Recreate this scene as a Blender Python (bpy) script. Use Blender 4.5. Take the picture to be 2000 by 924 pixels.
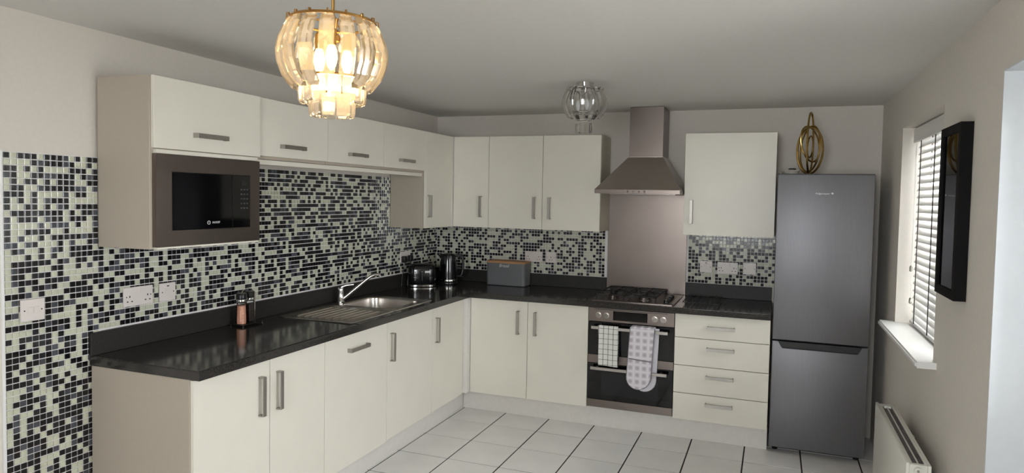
import bpy, bmesh, math, random
from mathutils import Vector, Matrix
random.seed(7)
for o in list(bpy.data.objects): bpy.data.objects.remove(o, do_unlink=True)
scene = bpy.context.scene
COL = scene.collection

# ------------------------------------------------------------------ camera, sky, exposure
F_PX, PX, PY = 1289.96, 1042.12, 441.93
yaw, pitch, roll = 0.3488, -0.0424, 0.0195
fw = Vector((-math.sin(yaw)*math.cos(pitch), math.cos(yaw)*math.cos(pitch), math.sin(pitch)))
rt = Vector((math.cos(yaw), math.sin(yaw), 0)); up = rt.cross(fw)
rt2 = math.cos(roll)*rt + math.sin(roll)*up; up2 = -math.sin(roll)*rt + math.cos(roll)*up
cd = bpy.data.cameras.new('camera'); cam = bpy.data.objects.new('camera', cd); COL.objects.link(cam)
cd.sensor_width = 36.0; cd.sensor_fit = 'HORIZONTAL'; cd.lens = F_PX*36.0/2000.0
cd.shift_x = -(PX-1000)/2000.0; cd.shift_y = (PY-462)/2000.0
cd.clip_start = 0.05; cd.clip_end = 100
M = Matrix((rt2, up2, -fw)).transposed().to_4x4(); M.translation = Vector((2.7321, -5.064, 1.6197))
cam.matrix_world = M
scene.camera = cam

world = bpy.data.worlds.new('overcast_sky'); scene.world = world; world.use_nodes = True
bgn = world.node_tree.nodes['Background']
bgn.inputs['Color'].default_value = (0.95, 0.975, 1.0, 1); bgn.inputs['Strength'].default_value = 7.0
vs = scene.view_settings
vs.view_transform = 'Standard'; vs.look = 'None'; vs.gamma = 1.0; vs.use_curve_mapping = False
vs.exposure = 1.78

XR, CEIL, YF = 3.4086, 2.2985, -6.6
WIN = (-1.76, -0.78, 0.945, 2.06)       # y0 y1 z0 z1
DOOR = (-3.40, -2.55, 0.0, 2.06)
def portal(name, y0, y1, z0, z1, x):     # sampling guide for the sky in an opening, gives no light itself
    l = bpy.data.lights.new(name, 'AREA'); l.shape = 'RECTANGLE'; l.size = z1-z0; l.size_y = y1-y0
    l.cycles.is_portal = True
    o = bpy.data.objects.new(name, l); COL.objects.link(o)
    o.location = (x, (y0+y1)/2, (z0+z1)/2); o.rotation_euler = (0, math.radians(90), 0)
portal('window_sky_portal', *WIN, 3.66)
portal('door_sky_portal', *DOOR, 3.66)
l = bpy.data.lights.new('added_window_sky_portal', 'AREA'); l.shape = 'RECTANGLE'; l.size = 1.3; l.size_y = 1.24; l.cycles.is_portal = True  # sky sampling guide for the added window behind the camera
o = bpy.data.objects.new('added_window_sky_portal', l); COL.objects.link(o); o.location = (2.1, YF-.25, 1.60); o.rotation_euler = (math.radians(90), 0, 0)

# ------------------------------------------------------------------ materials
def lin(c): return tuple(((v/255)/12.92 if v/255 <= .04045 else (((v/255)+.055)/1.055)**2.4) for v in c)
MATS = {}
def mat(name, rgb, rough=.5, metal=0.0, nscale=0, namt=.06, bump=0, coat=0, spec=.5, stretch=None, emit=None, estr=0, trans=0, rgb2=None, detail=3):
    m = bpy.data.materials.new(name); m.use_nodes = True; nt = m.node_tree; b = nt.nodes['Principled BSDF']
    c = lin(rgb)+(1,)
    b.inputs['Base Color'].default_value = c; b.inputs['Roughness'].default_value = rough
    b.inputs['Metallic'].default_value = metal; b.inputs['Specular IOR Level'].default_value = spec
    if coat: b.inputs['Coat Weight'].default_value = coat; b.inputs['Coat Roughness'].default_value = .05
    if trans: b.inputs['Transmission Weight'].default_value = trans
    if emit: b.inputs['Emission Color'].default_value = lin(emit)+(1,); b.inputs['Emission Strength'].default_value = estr
    if nscale:
        tc = nt.nodes.new('ShaderNodeTexCoord'); src = tc.outputs['Object']
        if stretch:
            mp = nt.nodes.new('ShaderNodeMapping'); mp.inputs['Scale'].default_value = stretch
            nt.links.new(src, mp.inputs['Vector']); src = mp.outputs['Vector']
        n = nt.nodes.new('ShaderNodeTexNoise'); n.inputs['Scale'].default_value = nscale; n.inputs['Detail'].default_value = detail
        nt.links.new(src, n.inputs['Vector'])
        r = nt.nodes.new('ShaderNodeValToRGB')
        if rgb2: c1, c2 = c, lin(rgb2)+(1,)
        else: c1 = tuple(max(0, v*(1-namt)) for v in c[:3])+(1,); c2 = tuple(min(1, v*(1+namt)) for v in c[:3])+(1,)
        r.color_ramp.elements[0].color = c1; r.color_ramp.elements[1].color = c2
        r.color_ramp.elements[0].position = .35; r.color_ramp.elements[1].position = .65
        nt.links.new(n.outputs['Fac'], r.inputs['Fac']); nt.links.new(r.outputs['Color'], b.inputs['Base Color'])
        if bump:
            bp = nt.nodes.new('ShaderNodeBump'); bp.inputs['Strength'].default_value = bump; bp.inputs['Distance'].default_value = .002
            nt.links.new(n.outputs['Fac'], bp.inputs['Height']); nt.links.new(bp.outputs['Normal'], b.inputs['Normal'])
    MATS[name] = m
    return m
W_wall = mat('wall_paint', (222, 215, 206), .75, nscale=60, namt=.015, bump=.05)
W_ceil = mat('ceiling_paint', (228, 226, 222), .85, nscale=40, namt=.012, bump=.05)
W_white = mat('white_gloss_paint', (236, 235, 232), .35, nscale=30, namt=.01)
W_upvc = mat('white_upvc', (240, 241, 242), .3, nscale=20, namt=.01)
W_rev = mat('reveal_paint', (216, 219, 221), .6, nscale=40, namt=.01)
FRONT = mat('cream_gloss_front', (233, 228, 215), .34, nscale=6, namt=.012, spec=.4)
CARC2 = mat('cream_panel_lightened', (212, 203, 184), .45, nscale=80, namt=.012)  # lighter copy of the carcass colour, brightens back-run sides in place of light
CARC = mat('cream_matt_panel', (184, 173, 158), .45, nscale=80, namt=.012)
PLIN = mat('plinth_white', (226, 222, 216), .4, nscale=40, namt=.02)
HNDL = mat('brushed_nickel', (170, 165, 158), .42, .95, nscale=40, namt=.08, stretch=(1, 1, 20))
WORK = mat('speckled_granite_laminate', (17, 16, 15), .13, nscale=420, rgb2=(72, 68, 65), spec=.5, detail=2)
WORKU = mat('speckled_upstand_laminate', (15, 14, 13), .5, nscale=420, rgb2=(54, 51, 48), spec=.4, detail=2)
FLT = mat('floor_tile_glaze', (233, 230, 226), .28, nscale=5, namt=.03, spec=.5)
GROUT_D = mat('dark_floor_grout', (40, 34, 32), .9, nscale=80, namt=.1)
GROUT_L = mat('light_mosaic_grout', (232, 228, 226), .8, nscale=90, namt=.04)
T_BLK = mat('mosaic_black', (22, 21, 23), .12, nscale=30, namt=.3)
T_CHA = mat('mosaic_charcoal', (40, 40, 42), .14, nscale=30, namt=.25)
T_GRY = mat('mosaic_blue_grey', (76, 78, 84), .16, nscale=30, namt=.2)
T_PAL = mat('mosaic_pale_green', (202, 203, 181), .16, nscale=30, namt=.06)
STEEL = mat('brushed_steel', (186, 178, 171), .28, 1, nscale=30, namt=.03, stretch=(1, 1, 25))
STEELH = mat('brushed_steel_flat', (126, 116, 110), .33, 1, nscale=4, namt=.04)
SINKM = mat('sink_steel', (206, 200, 194), .25, 1, nscale=40, namt=.05, stretch=(20, 1, 1))
CHROME = mat('chrome', (214, 212, 210), .08, 1, nscale=10, namt=.02)
GOLD = mat('aged_gold_metal', (168, 138, 78), .25, 1, nscale=25, namt=.15)
BRASS = mat('warm_brass', (190, 150, 90), .3, 1, nscale=25, namt=.1)
BLKG = mat('black_glass', (8, 8, 10), .06, nscale=5, namt=.2, spec=.5)
BLKO = mat('oven_window_glass', (24, 26, 30), .08, nscale=5, namt=.2)
BLKP = mat('black_plastic', (20, 20, 22), .3, nscale=40, namt=.2)
BLKGL = mat('gloss_black_enamel', (14, 14, 18), .14, nscale=10, namt=.2, coat=.3)
IRON = mat('cast_iron', (24, 23, 23), .6, nscale=120, namt=.3, bump=.15)
FRID = mat('fridge_inox', (118, 117, 120), .42, .6, nscale=10, namt=.035, stretch=(30, 1, 1))
FRIDB = mat('fridge_side_grey', (58, 58, 60), .45, nscale=40, namt=.05)
DARK = mat('dark_recess_plastic', (28, 28, 29), .4, nscale=40, namt=.1)
SOCK = mat('white_socket_plastic', (228, 219, 214), .3, nscale=30, namt=.01)
HOLE = mat('pin_hole_dark', (40, 34, 32), .7, nscale=40, namt=.1)
PINK = mat('pink_salt', (206, 140, 112), .6, nscale=220, rgb2=(232, 182, 156), bump=.3)
PEPP = mat('peppercorns', (60, 40, 28), .6, nscale=220, rgb2=(24, 17, 14), bump=.3)
BINM = mat('grey_bin_enamel', (112, 113, 116), .4, nscale=20, namt=.03)
BAMB = mat('bamboo_lid', (186, 140, 96), .5, nscale=12, namt=.15, stretch=(1, 16, 16))
LETT = mat('white_lettering', (226, 226, 226), .5, nscale=10, namt=.01)
PICB = mat('black_frame_wood', (13, 11, 11), .75, spec=.2, nscale=30, namt=.15, stretch=(4, 4, 1))
SLAT = mat('white_faux_wood_slat', (228, 226, 222), .4, nscale=20, namt=.02, stretch=(20, 1, 20))
CORD = mat('dark_grey_cord', (58, 56, 56), .8, nscale=200, namt=.2)
RADM = mat('radiator_white', (232, 230, 220), .35, nscale=30, namt=.01)
RADF = mat('convector_fin_steel', (120, 112, 108), .55, nscale=40, namt=.1)
GLOVE2 = mat('pale_lilac_terry', (214, 210, 216), .9, nscale=300, namt=.06, bump=.2)
BIND = mat('grey_binding_tape', (126, 122, 126), .85, nscale=200, namt=.08)
PAVE = mat('patio_paving', (150, 146, 140), .85, nscale=4, namt=.12)
BULB = mat('lit_bulb', (255, 220, 150), .4, emit=(255, 216, 140), estr=3.2)
STONE = mat('grey_ornament_clay', (150, 142, 134), .6, nscale=30, namt=.08)
CUPM = mat('pale_box_card', (196, 188, 180), .6, nscale=30, namt=.05)

def glass_mat(name, tint=(.97, .98, .98), rough=.02, facmul=1.0):
    m = bpy.data.materials.new(name); m.use_nodes = True; nt = m.node_tree; nt.nodes.clear()
    out = nt.nodes.new('ShaderNodeOutputMaterial'); mx = nt.nodes.new('ShaderNodeMixShader')
    tr = nt.nodes.new('ShaderNodeBsdfTransparent'); tr.inputs['Color'].default_value = tint+(1,)
    gl = nt.nodes.new('ShaderNodeBsdfGlossy'); gl.inputs['Roughness'].default_value = rough
    fr = nt.nodes.new('ShaderNodeFresnel'); fr.inputs['IOR'].default_value = 1.45
    nt.links.new(fr.outputs['Fac'], mx.inputs['Fac']); nt.links.new(tr.outputs[0], mx.inputs[1]); nt.links.new(gl.outputs[0], mx.inputs[2])
    nt.links.new(mx.outputs[0], out.inputs['Surface']); return m
PANE = glass_mat('window_glass')
PICG = glass_mat('picture_glass', (.9, .9, .9))
def crystal_mat(name, tint, t_transp, t_gloss):
    m = bpy.data.materials.new(name); m.use_nodes = True; nt = m.node_tree; nt.nodes.clear(); N = nt.nodes.new; L = nt.links.new
    out = N('ShaderNodeOutputMaterial')
    tr = N('ShaderNodeBsdfTransparent'); tr.inputs['Color'].default_value = (.97, .96, .94, 1)
    tl = N('ShaderNodeBsdfTranslucent'); tl.inputs['Color'].default_value = lin(tint)+(1,)
    gl = N('ShaderNodeBsdfGlossy'); gl.inputs['Roughness'].default_value = .08; gl.inputs['Color'].default_value = (.95, .95, .95, 1)
    tc = N('ShaderNodeTexCoord'); ns = N('ShaderNodeTexNoise'); ns.inputs['Scale'].default_value = 18; L(tc.outputs['Object'], ns.inputs['Vector'])
    ma = N('ShaderNodeMath'); ma.operation = 'MULTIPLY_ADD'; ma.inputs[1].default_value = .25; ma.inputs[2].default_value = t_transp-.125; L(ns.outputs['Fac'], ma.inputs[0])
    m1 = N('ShaderNodeMixShader'); L(ma.outputs[0], m1.inputs['Fac']); L(tl.outputs[0], m1.inputs[1]); L(tr.outputs[0], m1.inputs[2])
    fr = N('ShaderNodeFresnel'); fr.inputs['IOR'].default_value = t_gloss
    m2 = N('ShaderNodeMixShader'); L(fr.outputs[0], m2.inputs['Fac']); L(m1.outputs[0], m2.inputs[1]); L(gl.outputs[0], m2.inputs[2])
    L(m2.outputs[0], out.inputs['Surface']); return m
CRYS = crystal_mat('frosted_acrylic_crystal', (255, 246, 232), .74, 1.6)
CRYC = crystal_mat('clear_acrylic_crystal', (235, 235, 232), .80, 1.6)

# print patterns on cloth (flat print only)
def grid_cloth(name, base, ink, px, pz, wx, wz, offx=0, offz=0):
    m = bpy.data.materials.new(name); m.use_nodes = True; nt = m.node_tree; N = nt.nodes.new; L = nt.links.new
    b = nt.nodes['Principled BSDF']; b.inputs['Roughness'].default_value = .9; b.inputs['Specular IOR Level'].default_value = .2
    tc = N('ShaderNodeTexCoord'); sp = N('ShaderNodeSeparateXYZ'); L(tc.outputs['Object'], sp.inputs[0])
    def band(o, period, w, off):
        a = N('ShaderNodeMath'); a.operation = 'ADD'; a.inputs[1].default_value = off+10; L(o, a.inputs[0])
        d = N('ShaderNodeMath'); d.operation = 'DIVIDE'; d.inputs[1].default_value = period; L(a.outputs[0], d.inputs[0])
        f = N('ShaderNodeMath'); f.operation = 'FRACT'; L(d.outputs[0], f.inputs[0])
        l = N('ShaderNodeMath'); l.operation = 'LESS_THAN'; l.inputs[1].default_value = w; L(f.outputs[0], l.inputs[0]); return l.outputs[0]
    mx = N('ShaderNodeMath'); mx.operation = 'MAXIMUM'; L(band(sp.outputs['X'], px, wx, offx), mx.inputs[0]); L(band(sp.outputs['Z'], pz, wz, offz), mx.inputs[1])
    c = N('ShaderNodeMix'); c.data_type = 'RGBA'; c.inputs['A'].default_value = lin(base)+(1,); c.inputs['B'].default_value = lin(ink)+(1,)
    L(mx.outputs[0], c.inputs['Factor']); L(c.outputs['Result'], b.inputs['Base Color']); return m
CHECK = grid_cloth('checked_tea_towel', (228, 226, 220), (70, 64, 60), .0345, .036, .10, .07, .006)
def dot_cloth(name, base, ink, ink2, period):
    m = bpy.data.materials.new(name); m.use_nodes = True; nt = m.node_tree; N = nt.nodes.new; L = nt.links.new
    b = nt.nodes['Principled BSDF']; b.inputs['Roughness'].default_value = .92; b.inputs['Specular IOR Level'].default_value = .2
    tc = N('ShaderNodeTexCoord'); cur = lin(base)+(1,); link = None
    for per, w, col in ((period, .42, ink), (period*.5, .36, ink2)):
        mp = N('ShaderNodeVectorMath'); mp.operation = 'MULTIPLY'; mp.inputs[1].default_value = (1/per, 0, 1/per); L(tc.outputs['Object'], mp.inputs[0])
        fr = N('ShaderNodeVectorMath'); fr.operation = 'FRACTION'; L(mp.outputs[0], fr.inputs[0])
        ds = N('ShaderNodeVectorMath'); ds.operation = 'DISTANCE'; ds.inputs[1].default_value = (.5, 0, .5); L(fr.outputs[0], ds.inputs[0])
        r = N('ShaderNodeMapRange'); r.inputs['From Min'].default_value = w*.45; r.inputs['From Max'].default_value = w; r.inputs['To Min'].default_value = .75; r.inputs['To Max'].default_value = 0; L(ds.outputs['Value'], r.inputs['Value'])
        c = N('ShaderNodeMix'); c.data_type = 'RGBA'; c.inputs['B'].default_value = lin(col)+(1,)
        if link: L(link, c.inputs['A'])
        else: c.inputs['A'].default_value = cur
        L(r.outputs[0], c.inputs['Factor']); link = c.outputs['Result']
    L(link, b.inputs['Base Color']); return m
DOTS = dot_cloth('patterned_glove_cotton', (226, 222, 226), (168, 158, 168), (210, 200, 208), .047)

# ------------------------------------------------------------------ helpers
def BM(): return bmesh.new()
def box(bm, x0, x1, y0, y1, z0, z1, bev=0, seg=1):
    if x0 > x1: x0, x1 = x1, x0
    if y0 > y1: y0, y1 = y1, y0
    if z0 > z1: z0, z1 = z1, z0
    v = [bm.verts.new(p) for p in ((x0,y0,z0),(x1,y0,z0),(x1,y1,z0),(x0,y1,z0),(x0,y0,z1),(x1,y0,z1),(x1,y1,z1),(x0,y1,z1))]
    fs = [bm.faces.new([v[i] for i in f]) for f in ((3,2,1,0),(4,5,6,7),(0,1,5,4),(1,2,6,5),(2,3,7,6),(3,0,4,7))]
    if bev:
        es = set(e for f in fs for e in f.edges)
        bmesh.ops.bevel(bm, geom=list(es), offset=bev, segments=seg, affect='EDGES', profile=.5)
    return bm
def loft(bm, loops, cap0=False, cap1=False, closed=True):
    rows = [[bm.verts.new(p) for p in lp] for lp in loops]
    n = len(rows[0])
    for a, b in zip(rows, rows[1:]):
        for i in range(n if closed else n-1):
            j = (i+1) % n
            bm.faces.new((a[i], a[j], b[j], b[i]))
    if cap0: bm.faces.new(list(reversed(rows[0])))
    if cap1: bm.faces.new(rows[-1])
    return bm
def frame(d):
    d = Vector(d).normalized(); a = Vector((0, 0, 1)) if abs(d.z) < .9 else Vector((1, 0, 0))
    u = d.cross(a).normalized(); return u, d.cross(u).normalized()
def tube(bm, pts, r, n=8, closed=False, cap=True):
    pts = [Vector(p) for p in pts]; loops = []; N = len(pts)
    rr = r if isinstance(r, (list, tuple)) else [r]*N
    pu = None
    for i, p in enumerate(pts):
        if closed: d = pts[(i+1) % N]-pts[i-1]
        else: d = pts[min(i+1, N-1)]-pts[max(i-1, 0)]
        d.normalize()
        if pu is None: u, v = frame(d)
        else:
            u = (pu-d*pu.dot(d)).normalized(); v = d.cross(u)
        pu = u
        loops.append([p+rr[i]*(math.cos(t)*u+math.sin(t)*v) for t in [2*math.pi*k/n for k in range(n)]])
    if closed: loops.append(loops[0]); 
    loft(bm, loops, not closed and cap, not closed and cap)
    if closed: bmesh.ops.remove_doubles(bm, verts=bm.verts, dist=1e-6)
    return bm
def lathe(bm, cx, cy, prof, n=24, cap0=True, cap1=True, sx=1, sy=1):
    return loft(bm, [[(cx+sx*r*math.cos(2*math.pi*k/n), cy+sy*r*math.sin(2*math.pi*k/n), z) for k in range(n)] for r, z in prof], cap0, cap1)
def rrect(cx, cy, hx, hy, r, z, n=5):
    out = []
    for qx, qy, a0 in ((1, 1, 0), (-1, 1, 90), (-1, -1, 180), (1, -1, 270)):
        for k in range(n+1):
            a = math.radians(a0+90*k/n); out.append((cx+qx*(hx-r)+r*math.cos(a), cy+qy*(hy-r)+r*math.sin(a), z))
    return out
def disc_y(bm, cx, cz, r, y0, y1, n=16):      # cylinder along y
    return loft(bm, [[(cx+r*math.cos(2*math.pi*k/n), y, cz+r*math.sin(2*math.pi*k/n)) for k in range(n)] for y in (y0, y1)], True, True)

ORG = {}
def wloc(o): return ORG[o.name]
def obj(name, bm, m, parent=None, origin=None, smooth=False, label=None, xf=None):
    if xf is not None: bmesh.ops.transform(bm, matrix=xf, verts=bm.verts)
    bmesh.ops.recalc_face_normals(bm, faces=bm.faces)
    if parent is not None: L = wloc(parent)
    elif origin is not None: L = Vector(origin)
    else:
        lo = Vector([min(v.co[i] for v in bm.verts) for i in range(3)]); hi = Vector([max(v.co[i] for v in bm.verts) for i in range(3)])
        L = Vector(((lo.x+hi.x)/2, (lo.y+hi.y)/2, lo.z))
    bmesh.ops.translate(bm, vec=-L, verts=bm.verts)
    me = bpy.data.meshes.new(name); bm.to_mesh(me); bm.free()
    for mm in (m if isinstance(m, (list, tuple)) else [m]): me.materials.append(mm)
    if smooth:
        for p in me.polygons: p.use_smooth = True
        try: me.set_sharp_from_angle(angle=math.radians(38))
        except Exception: pass
    o = bpy.data.objects.new(name, me); COL.objects.link(o)
    if parent is not None: o.parent = parent
    else: o.location = L
    ORG[o.name] = L
    if label: o['label'] = label
    return o
def tag(o, label, cat, group=None):
    o['label'] = label; o['category'] = cat
    if group: o['group'] = group
    return o
def thing(name, label, cat, loc, group=None):
    o = bpy.data.objects.new(name, None); COL.objects.link(o); o.location = loc; o.empty_display_size = .05
    ORG[o.name] = Vector(loc); return tag(o, label, cat, group)
def structure(o): o['kind'] = 'structure'; return o
def struct_empty(name, loc):
    o = bpy.data.objects.new(name, None); COL.objects.link(o); o.location = loc; ORG[o.name] = Vector(loc); return structure(o)
def text(name, s, size, loc, axes, m, parent, shear=0, label=None):
    cu = bpy.data.curves.new(name, 'FONT'); cu.body = s; cu.size = size; cu.align_x = 'CENTER'; cu.align_y = 'CENTER'; cu.extrude = .0004; cu.shear = shear; cu.resolution_u = 3
    t = bpy.data.objects.new(name+'_tmp', cu); COL.objects.link(t)
    bpy.context.view_layer.update()
    me = bpy.data.meshes.new_from_object(t.evaluated_get(bpy.context.evaluated_depsgraph_get()))
    bpy.data.objects.remove(t, do_unlink=True)
    bm = BM(); bm.from_mesh(me); bpy.data.meshes.remove(me)
    X, Y = Vector(axes[0]), Vector(axes[1]); Z = X.cross(Y)
    T = Matrix((X, Y, Z)).transposed().to_4x4(); T.translation = Vector(loc)
    return obj(name, bm, m, parent, xf=T, label=label)

# run mapping: 'L' = along the left wall (a = y, d = x), 'B' = along the back wall (a = x, d = -y)
def rb(bm, run, a0, a1, d0, d1, z0, z1, bev=0, seg=1):
    if run == 'L': return box(bm, d0, d1, a0, a1, z0, z1, bev, seg)
    return box(bm, a0, a1, -d1, -d0, z0, z1, bev, seg)
def rp(run, a, d, z): return (d, a, z) if run == 'L' else (a, -d, z)

# ------------------------------------------------------------------ structure
floor = structure(obj('floor', box(BM(), -.02, XR+.02, YF-.02, .02, -.06, -.003), GROUT_D, origin=(0, 0, 0)))
tile_mesh = {}
xs = [-.02] + [v for v in [.54-.343*2+.343*k for k in range(12)] if 0 < v < XR] + [XR+.02]
ys = [.0] + [-.458-.332*k for k in range(19) if -.458-.332*k > YF] + [YF]
for i in range(len(xs)-1):
    for j in range(len(ys)-1):
        w, h = xs[i+1]-xs[i]-.009, ys[j]-ys[j+1]-.008
        key = (round(w, 3), round(h, 3))
        if key not in tile_mesh:
            bm = box(BM(), -w/2, w/2, -h/2, h/2, -.006, 0)
            bmesh.ops.bevel(bm, geom=[e for e in bm.edges if all(v.co.z > -.001 for v in e.verts)], offset=.0012, segments=1, affect='EDGES')
            me = bpy.data.meshes.new('floor_tile'); bm.to_mesh(me); bm.free(); me.materials.append(FLT); tile_mesh[key] = me
        o = bpy.data.objects.new('floor_tile', tile_mesh[key]); COL.objects.link(o); o.parent = floor
        o.location = ((xs[i]+xs[i+1])/2, (ys[j]+ys[j+1])/2, random.uniform(-.0004, .0004))
structure(obj('ceiling', box(BM(), -.1, 3.75, YF-.1, .1, CEIL, CEIL+.1), W_ceil))
wall_left = structure(obj('wall_left', box(BM(), -.1, 0, YF-.1, .1, -.06, CEIL), W_wall, origin=(0, 0, 0)))
wall_back = structure(obj('wall_back', box(BM(), 0, XR, 0, .1, -.06, CEIL), W_wall, origin=(0, 0, 0)))
FW = (1.45, 2.75, .98, 2.22)
bm = BM()
for a0, a1, c0, c1 in ((0, FW[0], -.06, CEIL), (FW[1], XR, -.06, CEIL), (FW[0], FW[1], -.06, FW[2]), (FW[0], FW[1], FW[3], CEIL)): box(bm, a0, a1, YF-.28, YF, c0, c1)
structure(obj('wall_front', bm, W_wall))
w2_ = struct_empty('added_window_2', ((FW[0]+FW[1])/2, YF-.2, FW[2]))  # unseen window, added to bring frontal daylight into the room
bm = BM()
for a in ((FW[0], FW[1], FW[2], FW[2]+.06), (FW[0], FW[1], FW[3]-.06, FW[3]), (FW[0], FW[0]+.06, FW[2]+.06, FW[3]-.06), (FW[1]-.06, FW[1], FW[2]+.06, FW[3]-.06), (2.07, 2.13, FW[2]+.06, FW[3]-.06)): box(bm, a[0], a[1], YF-.22, YF-.15, a[2], a[3], .003)
obj('window_frame', bm, W_upvc, w2_)
for a in ((FW[0]+.06, 2.07), (2.13, FW[1]-.06)): obj('pane', box(BM(), a[0], a[1], YF-.188, YF-.182, FW[2]+.06, FW[3]-.06), PANE, w2_)
bm = BM(); X1 = 3.70
for y0, y1, z0, z1 in ((WIN[1], .1, -.06, CEIL), (WIN[0], WIN[1], -.06, WIN[2]-.0285), (WIN[0], WIN[1], WIN[3], CEIL), (DOOR[1], WIN[0], -.06, CEIL),
                       (DOOR[0], DOOR[1], DOOR[3], CEIL), (YF-.1, DOOR[0], -.06, CEIL)):
    box(bm, XR, X1, y0, y1, z0, z1)
bmesh.ops.remove_doubles(bm, verts=bm.verts, dist=1e-5)
structure(obj('wall_right', bm, W_wall))
structure(obj('patio_ground', box(BM(), -6, 14, -16, 6, -.2, -.08), PAVE))
# window (behind the blind): frame, mullion, two panes, sill board
y0, y1, z0, z1 = WIN
win = struct_empty('window_1', (3.62, (y0+y1)/2, z0))
bm = BM(); xw0, xw1 = 3.58, 3.65
for a in ((y0, y1, z0, z0+.06), (y0, y1, z1-.06, z1), (y0, y0+.06, z0+.06, z1-.06), (y1-.06, y1, z0+.06, z1-.06)): box(bm, xw0, xw1, *a, bev=.004)
obj('window_frame', bm, W_upvc, win)
obj('mullion', box(BM(), xw0, xw1, -1.30, -1.24, z0+.06, z1-.06, bev=.004), W_upvc, win)
for a in ((y0+.06, -1.30), (-1.24, y1-.06)): obj('pane', box(BM(), 3.612, 3.618, a[0], a[1], z0+.06, z1-.06), PANE, win)
bm = BM(); box(bm, 3.327, XR, y0-.07, y1+.05, z0-.028, z0); box(bm, XR, 3.58, y0, y1, z0-.028, z0)
bmesh.ops.bevel(bm, geom=[e for e in bm.edges if abs(e.verts[0].co.x-3.327) < 1e-4 and abs(e.verts[1].co.x-3.327) < 1e-4], offset=.008, segments=3, affect='EDGES')
obj('window_sill', bm, W_white, win)
# unseen half-glazed door, added for its daylight, in the bright opening at the right edge
y0, y1, z0, z1 = DOOR
pd = struct_empty('added_door_1', (3.60, (y0+y1)/2, 0))
bm = BM(); xw0, xw1 = 3.56, 3.64
for a in ((y0, y1, z0, z0+.05), (y0, y1, z1-.06, z1), (y0, y0+.06, z0+.05, z1-.06), (y1-.06, y1, z0+.05, z1-.06)): box(bm, xw0, xw1, *a, bev=.004)
obj('door_frame', bm, W_upvc, pd)
bm = BM(); box(bm, XR-.001, xw0, y1-.006, y1-.0005, .002, z1-.0065); box(bm, XR-.001, xw0, y0, y1, z1-.006, z1-.0005)
obj('reveal_lining', bm, W_rev, pd)
ym = y0+.12
for a0, a1 in ((y0+.06, y1-.06),):
    bm = BM()
    for a in ((a0, a1, .05, .13), (a0, a1, z1-.13, z1-.06), (a0, a0+.07, .13, z1-.13), (a1-.07, a1, .13, z1-.13)): box(bm, 3.575, 3.625, *a, bev=.003)
    lf = obj('door_leaf', bm, W_upvc, pd)
    obj('pane', box(BM(), 3.597, 3.603, a0+.07, a1-.07, .97, z1-.13), PANE, lf)
    obj('added_lower_panel', box(BM(), 3.59, 3.61, a0+.07, a1-.07, .13, .90), W_upvc, lf); obj('mid_rail', box(BM(), 3.578, 3.622, a0+.07, a1-.07, .90, .97, .003), W_upvc, lf)  # solid lower half, added to cut daylight on the low left fronts
    obj('door_handle', box(BM(), 3.545, 3.575, a0+.02, a0+.05, 1.0, 1.14, bev=.004), CHROME, lf)
# mosaic: light grout bed on the wall, glass tiles standing proud of it
PIT = .0247; ZT = 1.757; YT = -3.412; ZU = 1.009
bm = BM(); box(bm, 0, .004, YT, 0, ZU, ZT+.002); box(bm, 0, .004, YT, -3.03, 0, ZU)
obj('grout', bm, GROUT_L, wall_left)
bm = BM(); box(bm, .004, 1.514, -.004, 0, ZU, 1.40); box(bm, 2.123, 2.80, -.004, 0, ZU, 1.40)
obj('grout', bm, GROUT_L, wall_back)
structure(obj('trim_1', box(BM(), 0, .011, YT-.010, YT-.001, 0, ZT+.004, bev=.001), W_white))
TM = [T_BLK, T_CHA, T_GRY, T_PAL]
def pick(back=False):
    r = random.random()
    if back: return 0 if r < .42 else 1 if r < .52 else 2 if r < .58 else 3
    return 0 if r < .36 else 1 if r < .50 else 2 if r < .64 else 3
def tile_geo(s, t0=.0035, t1=.0085, c=.0012):       # local: normal +x
    h = s/2; k = h-c
    P = [(t0,-h,-h),(t0,h,-h),(t0,h,h),(t0,-h,h),(t1-c,-h,-h),(t1-c,h,-h),(t1-c,h,h),(t1-c,-h,h),(t1,-k,-k),(t1,k,-k),(t1,k,k),(t1,-k,k)]
    Fc = [(0,1,5,4),(1,2,6,5),(2,3,7,6),(3,0,4,7),(4,5,9,8),(5,6,10,9),(6,7,11,10),(7,4,8,11),(8,9,10,11)]
    return P, Fc
S = PIT-.0040
TP, TF = tile_geo(S)
camp = M.translation
def px_size(p):
    d = Vector(p)-camp; z = d.dot(fw); return F_PX/z
def to_px(p):
    d = Vector(p)-camp; z = d.dot(fw); return PX+F_PX*d.dot(rt2)/z, PY-F_PX*d.dot(up2)/z
def in_plate(y, z, plates): return any(a0-.002 < y < a1+.002 and b0-.002 < z < b1+.002 for a0, a1, b0, b1 in plates)
cells = []
ncol = int(-YT/PIT)
for c in range(ncol+1):
    y = YT+PIT*(c+.5)
    if y > -.012: continue
    k = 0
    while True:
        z = ZT-PIT*(k+.5); k += 1
        if z < .012: break
        if y > -3.04 and z < ZU+.011: break
        if y > -3.03 and y < -2.45 and z > 1.40: continue       # behind the microwave cabinet
        if y > -.74 and z > 1.40: continue
        cells.append((y, z))
vis = []
for y, z in cells:
    u, v = to_px((0, y, z))
    if -5 < u < 2000 and 0 < v < 930 and not (y > -3.06 and z < 1.0):
        d = Vector((0, y, z))-camp; vis.append((abs(d.x)/d.length**3, y, z))
vis.sort(reverse=True); single = set((y, z) for _, y, z in vis[:300])
tm = []
for mm in TM:
    me = bpy.data.meshes.new('mosaic_tile'); me.from_pydata(TP, [], TF); me.materials.append(mm); tm.append(me)
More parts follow.
